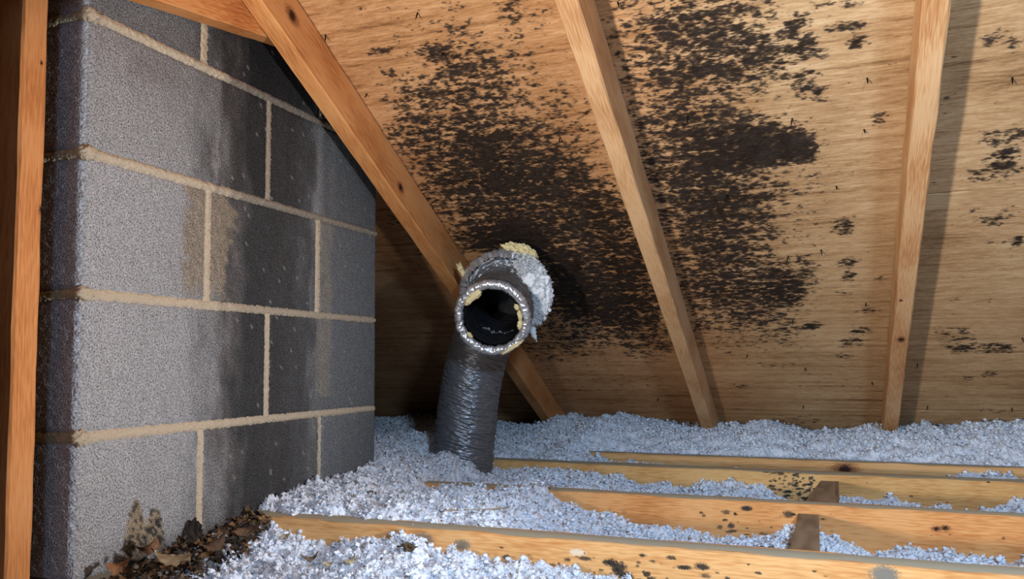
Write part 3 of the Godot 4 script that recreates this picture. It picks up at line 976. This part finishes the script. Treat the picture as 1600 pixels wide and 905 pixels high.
func litter() -> void:
	var brown := plain(Color.WHITE, 0.9, 0.0, true)
	# the small stuff nobody could count
	var s := shape()
	curled(s, Vector3.ZERO, Vector2(1.0, 0.7), Basis(), 0.7, 4)
	var mm := MultiMesh.new()
	mm.transform_format = MultiMesh.TRANSFORM_3D
	mm.use_colors = true
	mm.mesh = s.mesh()
	mm.instance_count = 620
	var browns := [Color(0.14, 0.075, 0.04), Color(0.08, 0.05, 0.03), Color(0.20, 0.13, 0.075), Color(0.05, 0.04, 0.03), Color(0.24, 0.13, 0.06)]
	for k in 620:
		var z := rng.randf_range(-1.24, -0.86)
		var far := smoothstep(-1.05, -1.25, z)
		var x := CX + 0.004 + pow(rng.randf(), 1.3) * lerpf(0.115, 0.055, far)
		var r := rng.randf_range(0.004, 0.012)
		var y := fluffy(x, z) + rng.randf() * 0.016 * (1.0 - (x - CX) / 0.13) + 0.002
		mm.set_instance_transform(k, Transform3D(Basis.from_euler(Vector3(rng.randf_range(-0.9, 0.9), rng.randf() * TAU, rng.randf_range(-0.9, 0.9))).scaled(Vector3(r, r, r)), Vector3(maxf(x, CX + r), y, z)))
		mm.set_instance_color(k, browns[rng.randi() % 5] * rng.randf_range(0.7, 1.3))
	var o := MultiMeshInstance3D.new()
	o.name = "leaf_litter"
	o.multimesh = mm
	o.material_override = brown
	o.set_meta("kind", "stuff")
	o.set_meta("label", "dark brown leaf litter and dirt heaped against the foot of the chimney")
	o.set_meta("category", "litter")
	add_child(o, true)
	for e in [
		["bark_scrap", "dark pointed bark scrap standing against the chimney foot", "bark", Vector3(-0.955, 0.140, -1.085), Vector2(0.0160, 0.0224), Vector3(0.5, 1.2, 1.0), 0.1, Color(0.07, 0.055, 0.045)],
		["dead_leaf", "orange brown curled leaf at the near corner of the chimney", "leaf", Vector3(-0.925, 0.126, -0.905), Vector2(0.0160, 0.0120), Vector3(0.4, 0.7, 0.3), 0.9, Color(0.34, 0.17, 0.08)],
		["dead_leaf", "broad tan leaf lying flat on the brown litter", "leaf", Vector3(-0.888, 0.128, -0.962), Vector2(0.0272, 0.0160), Vector3(0.25, 0.9, -0.25), 0.5, Color(0.30, 0.22, 0.13)],
		["dead_leaf", "rust coloured folded leaf rising from the litter below the tan stain", "leaf", Vector3(-0.930, 0.138, -0.965), Vector2(0.0144, 0.0128), Vector3(-0.7, 0.3, 0.6), 1.1, Color(0.25, 0.12, 0.06)],
		["dead_leaf", "long dark brown leaf beside the insulation edge under the mortar joint", "leaf", Vector3(-0.905, 0.124, -1.07), Vector2(0.0240, 0.0112), Vector3(0.3, 1.4, 0.2), 0.7, Color(0.12, 0.07, 0.045)],
		["dead_leaf", "brown leaf lying against the end of the nearest joist", "leaf", Vector3(-0.918, 0.126, -1.175), Vector2(0.0208, 0.0128), Vector3(0.5, 0.4, 0.3), 0.6, Color(0.20, 0.12, 0.07)],
		["dead_leaf", "small curled dark leaf on the white insulation in front of the nearest joist", "leaf", Vector3(-0.737, 0.113, -1.092), Vector2(0.0120, 0.0064), Vector3(0.2, 0.5, 0.2), 0.9, Color(0.22, 0.16, 0.10)],
		["wood_shaving", "pale yellow shaving on the insulation, left of a pair", "shaving", Vector3(-0.694, 0.112, -1.075), Vector2(0.0072, 0.0048), Vector3(0.3, 0.4, 0.1), 0.5, Color(0.55, 0.46, 0.28)],
		["wood_shaving", "curled yellow shaving on the insulation, right of a pair", "shaving", Vector3(-0.672, 0.113, -1.100), Vector2(0.0096, 0.0064), Vector3(0.2, 0.9, 0.4), 0.8, Color(0.52, 0.44, 0.29)],
		["wood_shaving", "tan shaving on the heap of insulation nearest the joist end", "shaving", Vector3(-0.835, 0.125, -1.165), Vector2(0.0088, 0.0064), Vector3(0.5, 0.2, 0.2), 0.6, Color(0.50, 0.42, 0.30)],
		["paper_scrap", "small white scrap lying on the brown litter", "scrap", Vector3(-0.884, 0.140, -0.925), Vector2(0.0080, 0.0048), Vector3(0.8, 0.6, 0.9), 0.7, Color(0.75, 0.77, 0.80)],
	]:
		var at: Vector3 = e[3]
		at.y = maxf(at.y, fluffy(at.x, at.z) + 0.003)
		s = shape()
		s.origin = at
		curled(s, at, e[4], Basis.from_euler(e[5]), e[6], int(at.x * 3000.0) + 9, e[7])
		var leaf := MeshInstance3D.new()
		leaf.name = numbered(e[0])
		leaf.mesh = s.mesh()
		leaf.material_override = brown
		leaf.position = at
		leaf.set_meta("label", e[1])
		leaf.set_meta("category", e[2])
		add_child(leaf, true)


func twigs() -> void:
	var straw := plain(Color(0.62, 0.54, 0.40), 0.9)
	for e in [["twig", "thin bent straw lying on the insulation behind the nearest joist", [Vector3(-0.625, 0, -1.335), Vector3(-0.575, 0, -1.375), Vector3(-0.545, 0, -1.405)]], ["twig", "short straw crossing the bent one on the insulation", [Vector3(-0.575, 0, -1.36), Vector3(-0.548, 0, -1.45)]]]:
		var pts := []
		for q in e[2]:
			pts.append(Vector3(q.x, fluffy(q.x, q.z) + 0.007, q.z))
		var s := shape()
		s.origin = pts[0]
		tube(s, curve(pts, 14), 6, func(k, _ang): return 0.0011 - 0.0005 * k)
		var o := MeshInstance3D.new()
		o.name = numbered(e[0])
		o.mesh = s.mesh()
		o.material_override = straw
		o.position = pts[0]
		o.set_meta("label", e[1])
		o.set_meta("category", "twig")
		add_child(o, true)
	var brown := plain(Color(0.36, 0.29, 0.22), 0.95)
	for e in [["debris_clump", "brown clump of debris on the insulation between first and second joists", Vector3(-0.845, 0, -1.46), 0.012], ["debris_clump", "brown clump of debris on the insulation before the nearest joist", Vector3(-0.615, 0, -1.175), 0.011]]:
		var at: Vector3 = e[2]
		at.y = fluffy(at.x, at.z) + 0.003
		var s := shape()
		s.origin = at
		lump(s, at, Vector3(e[3], e[3] * 0.45, e[3] * 0.8), 1.5, 2.0, int(at.x * 900.0), Basis(), 26, 16)
		var o := MeshInstance3D.new()
		o.name = numbered(e[0])
		o.mesh = s.mesh()
		o.material_override = brown
		o.position = at
		o.set_meta("label", e[1])
		o.set_meta("category", "debris")
		add_child(o, true)


func deck() -> void:
	var root := setting("ceiling", roof(0, 0, HR))
	var m := deck_material()
	var felt := plain(Color(0.05, 0.05, 0.05), 0.95)
	var strip := wood(1024, 128, 1.26, 0.14, 66, Color8(206, 170, 126), Color8(172, 134, 94), 6.0)
	strip.uv1_scale = Vector3(1.9, 9.0, 1.0)
	var panels := []
	# [from, to along the eave, from, to down the slope]
	for e in [[-2.62, -1.63, -1.6, 2.167], [-1.628, -0.953, -1.6, 0.955], [-1.628, -0.953, 1.945, 2.167], [-0.951, -0.379, -1.6, 2.167], [-0.377, 0.1575, -1.6, 2.167], [0.1585, 0.649, -1.6, 2.1075], [0.651, 1.42, -1.6, 2.1075],
			[0.1585, 1.42, 2.111, 2.167], [-2.62, -0.379, 2.1705, 3.182], [-0.377, 0.649, 2.1705, 3.182], [0.651, 1.42, 2.1705, 3.182], [-2.62, -0.379, 3.1845, 3.86], [-0.377, 1.42, 3.1845, 3.86]]:
		var s := shape(root)
		var c: Array[Vector3] = []
		var uv: Array[Vector2] = []
		for h in [HR, HR + 0.0125]:
			for q in [[e[0], e[2]], [e[1], e[2]], [e[1], e[3]], [e[0], e[3]]]:
				c.append(roof(q[0], q[1], h))
				uv.append(Vector2((q[0] - DU) / DW, (q[1] - DV) / DH))
		s.quad(c[0], c[1], c[2], c[3], -over, uv[0], uv[1], uv[2], uv[3])
		s.quad(c[4], c[5], c[6], c[7], over, uv[0], uv[1], uv[2], uv[3])
		for k in 4:
			var l := (k + 1) % 4
			s.quad(c[k], c[l], c[l + 4], c[k + 4], (c[k] + c[l] - c[(k + 2) % 4] - c[(k + 3) % 4]), uv[k], uv[l], uv[l], uv[k])
		panels.append([e, put("plywood_panel", s, strip if e[3] - e[2] < 0.1 else m, root)])
	for e in [[-2.62, -1.63, -1.6, 3.86], [-1.63, -0.952, -1.6, 0.955], [-1.63, -0.952, 1.945, 3.86], [-0.952, 1.42, -1.6, 3.86]]:
		var s := shape(root)
		prism(s, PackedVector3Array([roof(e[0], e[2], HR + 0.0135), roof(e[1], e[2], HR + 0.0135), roof(e[1], e[3], HR + 0.0135), roof(e[0], e[3], HR + 0.0135)]), over * 0.02)
		put("roofing_felt", s, felt, root)
	# points of the shingle nails that came through the plywood
	var steel := plain(Color(0.10, 0.085, 0.075), 0.55, 0.5)
	for q in [[-0.888, 1.47], [-0.683, 1.458], [-0.880, 1.632], [-0.247, 1.806], [0.070, 1.894], [0.073, 1.760], [-0.087, 2.310], [-0.224, 2.809], [-0.071, 2.895], [-0.086, 3.16], [0.108, 2.986], [0.084, 2.538], [-0.091, 2.614], [-0.015, 2.291], [-0.537, 3.115], [0.220, 2.869], [0.447, 2.729], [0.263, 3.150], [0.482, 3.152], [-0.514, 1.824], [-0.322, 1.509], [-0.674, 1.557], [-0.056, 1.843], [-0.728, 2.057], [-0.78, 1.80], [-0.60, 2.30], [-0.45, 2.54], [0.30, 1.80], [0.40, 2.05], [-0.20, 2.06], [0.02, 2.06]]:
		var at := roof(q[0], q[1], HR)
		for e in panels:
			if q[0] > e[0][0] and q[0] < e[0][1] and q[1] > e[0][2] and q[1] < e[0][3]:
				var s := shape(root)
				s.origin = root.position
				var lean := (-over + Vector3(rng.randf_range(-0.25, 0.25), 0, rng.randf_range(-0.2, 0.2))).normalized()
				var tall := rng.randf_range(0.011, 0.021)
				tube(s, PackedVector3Array([at - lean * 0.002, at + lean * tall * 0.6, at + lean * tall]), 7, func(k, _ang): return [0.0014, 0.0013, 0.0001][int(round(k * 2.0))])
				put("nail", s, steel, e[1])


func _ready() -> void:
	# ---------- camera, sky, lights ----------
	var camera := Camera3D.new()
	camera.name = "camera"
	camera.transform = Transform3D(Basis(Vector3(0.92528, -0.00354, -0.37927), Vector3(0.0279, 0.99788, 0.05875), Vector3(0.37826, -0.06494, 0.92342)).orthonormalized(), Vector3(0, 0.405, 0))
	camera.near = 0.05
	camera.far = 50.0
	camera.projection = Camera3D.PROJECTION_FRUSTUM
	camera.keep_aspect = Camera3D.KEEP_HEIGHT
	camera.size = 0.05 * 905.0 / F_PX
	camera.frustum_offset = Vector2(0.05 * (800.0 - 760.873) / F_PX, 0.05 * (482.937 - 452.5) / F_PX)
	add_child(camera)
	camera.current = true
	var env := Environment.new()
	env.background_mode = Environment.BG_COLOR
	env.background_color = Color(0.5, 0.6, 0.75)
	env.tonemap_mode = Environment.TONE_MAPPER_LINEAR
	env.tonemap_exposure = 1.0
	env.sdfgi_enabled = true
	env.ssao_enabled = true
	env.ssil_enabled = true
	var around := WorldEnvironment.new()
	around.name = "environment"
	around.environment = env
	add_child(around)
	# a work lamp low on the left, with an added unseen board that keeps its light off the faces turned to the viewer on the far left
	var lamp := SpotLight3D.new()
	lamp.name = "work_lamp"
	lamp.position = Vector3(-0.72, 0.34, 0.48)
	lamp.light_color = Color(1.0, 0.98, 0.95)
	lamp.light_energy = 6.0
	lamp.light_size = 0.05
	lamp.spot_angle = 46.0
	# added fill spot at the right, out of view, lighting the chimney face
	var chimney_fill := SpotLight3D.new()
	chimney_fill.name = "chimney_fill"
	chimney_fill.position = Vector3(0.28, 0.36, -0.865)
	chimney_fill.light_color = Color(0.98, 0.98, 1.0)
	chimney_fill.light_energy = 1.5
	chimney_fill.light_size = 0.04
	chimney_fill.spot_angle = 34.0
	# added cool fill spot overhead, under the rafters and out of view
	var overhead_fill := SpotLight3D.new()
	overhead_fill.name = "cool_overhead_fill"
	overhead_fill.position = Vector3(0.48, 1.02, 0.10)
	overhead_fill.light_color = Color(0.74, 0.87, 1.0)
	overhead_fill.light_energy = 3.8
	overhead_fill.light_size = 0.08
	overhead_fill.spot_angle = 44.0
	# added cool fill behind the viewer, standing in for light from outdoors
	var glow := OmniLight3D.new()
	glow.name = "daylight_fill"
	glow.position = Vector3(-0.15, 0.85, 1.10)
	glow.light_color = Color(0.66, 0.82, 1.0)
	glow.light_energy = 0.38
	glow.light_size = 0.20
	glow.omni_range = 12.0
	glow.omni_attenuation = 2.0
	glow.shadow_enabled = true
	add_child(glow)
	for l in [lamp, chimney_fill, overhead_fill]:
		l.shadow_enabled = true
		l.spot_range = 12.0
		l.spot_attenuation = 2.0
		l.spot_angle_attenuation = 1.0
		add_child(l)
	lamp.look_at_from_position(lamp.position, Vector3(0.34, 1.40, -1.40))
	chimney_fill.look_at_from_position(chimney_fill.position, Vector3(-0.977, 0.52, -1.10))
	overhead_fill.look_at_from_position(overhead_fill.position, Vector3(0.22, 0.12, -1.65))

	rng.seed = 20
	lumps.seed = 1
	lumps.frequency = 14.0
	lumps.fractal_octaves = 3
	puffs.seed = 2
	puffs.frequency = 46.0
	puffs.fractal_octaves = 2
	crumbs.seed = 3
	crumbs.frequency = 1.0
	crumbs.fractal_octaves = 2

	# ---------- the attic's shell ----------
	var board := plain(Color(0.62, 0.60, 0.57))
	var ply := plain(Color(0.50, 0.38, 0.26))
	for e in [["floor", Vector3(-2.62, -0.03, -3.42), Vector3(1.42, 0.0, 1.45), board], ["wall_left", Vector3(-2.66, 0.0, -3.42), Vector3(-2.62, 2.6, 1.45), ply], ["wall_right", Vector3(1.42, 0.0, -3.42), Vector3(1.46, 2.6, 1.45), ply], ["wall_back", Vector3(-2.62, 0.0, 1.45), Vector3(1.42, 2.6, 1.49), ply], ["wall_front", Vector3(-2.62, -0.03, -3.46), Vector3(1.42, 0.12, -3.42), ply]]:
		var w := setting(e[0], Vector3((e[1].x + e[2].x) / 2.0, e[1].y, (e[1].z + e[2].z) / 2.0))
		var s := shape(w)
		box(s, e[1], e[2])
		put("board", s, e[3], w)
	var side := setting("light_blocker", Vector3(-1.7, 0, -0.45))  # board added out of view to shade the stud and chimney fronts
	var sheet_ := shape(side)
	box(sheet_, Vector3(-2.6, 0.0, -0.47), Vector3(-0.90, 1.36, -0.43))
	put("board", sheet_, ply, side)
	deck()

	# ---------- timber ----------
	var pale := Color8(212, 166, 118)
	var deep := Color8(178, 126, 82)
	var grey_dust := Color8(128, 122, 106)
	var rafters := [
		[-0.916, "left rafter slanting in front of the chimney, with two dark knots", wood(2048, 320, 3.42, 0.25, 21, Color8(206, 142, 84), Color8(164, 100, 54), 7.0, [[0.346, 0.33, 0.010], [0.487, 0.26, 0.008]])],
		[-0.3775, "middle rafter of three, between the duct and the right rafter, its foot in the insulation", wood(2048, 320, 3.42, 0.25, 22, pale, deep, 5.0)],
		[0.1585, "right rafter, farthest from the chimney, casting a wide shadow on the deck", wood(2048, 320, 3.42, 0.25, 23, pale, Color8(180, 120, 72), 4.4, [[0.691, 0.07, 0.007], [0.637, 0.03, 0.003]])],
	]
	for e in rafters:
		var a := roof(e[0], 0.2, 0.0445)
		var b := roof(e[0], 3.62, 0.0445)
		var t := thing("rafter", e[1], "rafter", b, "sloping rafters under the roof deck")
		var s := shape(t)
		timber(s, a, b, Vector3.RIGHT, over, 0.038, 0.089, 0.0008, 0.0025, 5 + int(e[0] * 10.0))
		put("beam", s, e[2], t)
	# the tie nailed to the left rafter, along the chimney
	var t := thing("ceiling_tie", "orange sloping timber above the chimney top, behind the left rafter", "timber", Vector3(-0.954, 0.93, -0.8))
	var s := shape(t)
	timber(s, Vector3(-0.9545, 0.923, -0.44), Vector3(-0.9545, 1.067, -1.355), Vector3.RIGHT, Vector3.UP, 0.037, 0.089, 0.0008, 0.0025, 31)
	put("beam", s, wood(1024, 224, 1.45, 0.25, 24, Color8(206, 138, 78), Color8(168, 98, 50), 7.0), t)
	# the stud
	t = thing("wall_stud", "upright orange timber stud at the left edge, in front of the chimney", "stud", Vector3(-1.0625, 0.0, -0.822))
	s = shape(t)
	timber(s, Vector3(-1.0625, 0.0, -0.822), Vector3(-1.0625, 1.30, -0.822), Vector3.RIGHT, Vector3.FORWARD, 0.089, 0.040, 0.0008, 0.003, 33)
	put("beam", s, wood(1024, 224, 1.3, 0.258, 25, Color8(204, 136, 78), Color8(176, 108, 58), 9.0, [[0.638, 0.455, 0.002], [0.478, 0.487, 0.004]]), t)
	dust_top = plain(Color8(168, 160, 138), 0.95)
	# the joists: far edge and near edge at the top, the left end, how it looks
	var joists := [
		[-1.284, -1.230, -0.972, "nearest ceiling joist, speckled with dark droppings on its orange face", wood(2048, 320, 2.3, 0.388, 41, Color8(218, 164, 104), Color8(190, 128, 72), 8.0, [], [[0.14, 0.42, 0.20, 0.46, 90, 0.006], [0.34, 0.60, 0.22, 0.44, 60, 0.005], [0.25, 0.32, 0.36, 0.44, 30, 0.007]], [[0.437, 0.465, 0.019, 0.013, Color8(100, 104, 104), 0.8], [0.15, 0.455, 0.022, 0.010, Color8(110, 108, 104), 0.7], [0.18, 0.44, 0.016, 0.010, Color8(100, 100, 98), 0.7], [0.26, 0.45, 0.014, 0.006, Color8(225, 215, 200), 0.7]])],
		[-1.737, -1.690, -0.965, "second ceiling joist from the front, smooth orange face with a double knot at right", wood(2048, 320, 2.3, 0.374, 42, Color8(214, 152, 92), Color8(186, 118, 64), 8.0, [[0.487, 0.42, 0.004], [0.481, 0.415, 0.004]], [[0.30, 0.42, 0.20, 0.46, 60, 0.006], [0.42, 0.62, 0.2, 0.46, 12, 0.004]], [])],
		[-2.225, -2.165, -0.93, "third ceiling joist from the front, tan, peppered with specks above the diagonal block", wood(2048, 320, 2.3, 0.4, 43, Color8(206, 160, 100), Color8(180, 128, 74), 8.0, [], [[0.335, 0.385, 0.22, 0.50, 220, 0.004], [0.40, 0.62, 0.3, 0.5, 8, 0.003]], [])],
		[-2.490, -2.450, -0.80, "farthest visible ceiling joist, a thin tan strip before the back insulation", wood(1024, 320, 2.2, 0.36, 44, Color8(206, 158, 102), Color8(174, 122, 74), 8.0, [[0.378, 0.43, 0.016]], [], [])],
	]
	for e in joists:
		var zc: float = (e[0] + e[1]) / 2.0
		t = thing("ceiling_joist", e[3], "joist", Vector3(e[2], 0.0, zc), "ceiling joists across the attic floor")
		s = shape(t)
		timber(s, Vector3(e[2], 0.070, zc), Vector3(1.38, 0.070, zc), Vector3.BACK, Vector3.UP, e[1] - e[0], 0.140, 0.001, 0.003, 50 + int(-zc * 10.0))
		var m: StandardMaterial3D = e[4]
		put("beam", s, m, t)
		# weathered grey skin of dust on the top edge
		s = shape(t)
		var p := PackedVector3Array()
		for k in 101:
			for q in 5:
				var x := lerpf(e[2], 1.38, k / 100.0)
				var f := q / 4.0
				p.append(Vector3(x, 0.1400 + (0.0012 if q > 0 and q < 4 else -0.0008) + 0.0004 * crumbs.get_noise_2d(x * 40.0, q * 9.0), lerpf(e[1] - 0.0015, e[0] + 0.0015, f)))
		s.sheet(p, 4, 100, -1.0)
		put("dusty_top", s, dust_top, t)
	# blocking between the joists
	var grubby := wood(512, 256, 0.45, 0.3, 61, Color8(150, 126, 100), Color8(122, 98, 74), 9.0)
	for e in [["blocking", "grey brown wooden block between the nearest and second joists", [Vector3(-0.0620, 0.1385, -1.2865), Vector3(-0.0222, 0.1385, -1.2865), Vector3(-0.0290, 0.1240, -1.6875), Vector3(-0.0655, 0.1240, -1.6875)]], ["blocking", "slanted grey brown wooden block between the second and third joists", [Vector3(-0.0540, 0.1385, -1.7395), Vector3(0.0040, 0.1385, -1.7395), Vector3(0.0080, 0.1250, -2.1625), Vector3(-0.0310, 0.1250, -2.1625)]]]:
		t = thing(e[0], e[1], "block", Vector3(e[2][0].x, 0.03, e[2][0].z), "short blocks between the joists")
		s = shape(t)
		prism(s, PackedVector3Array(e[2]), Vector3(0, -0.085, 0), 0.002)
		put("body", s, grubby, t)
	chimney()
	duct()
	insulation()
	litter()
	twigs()
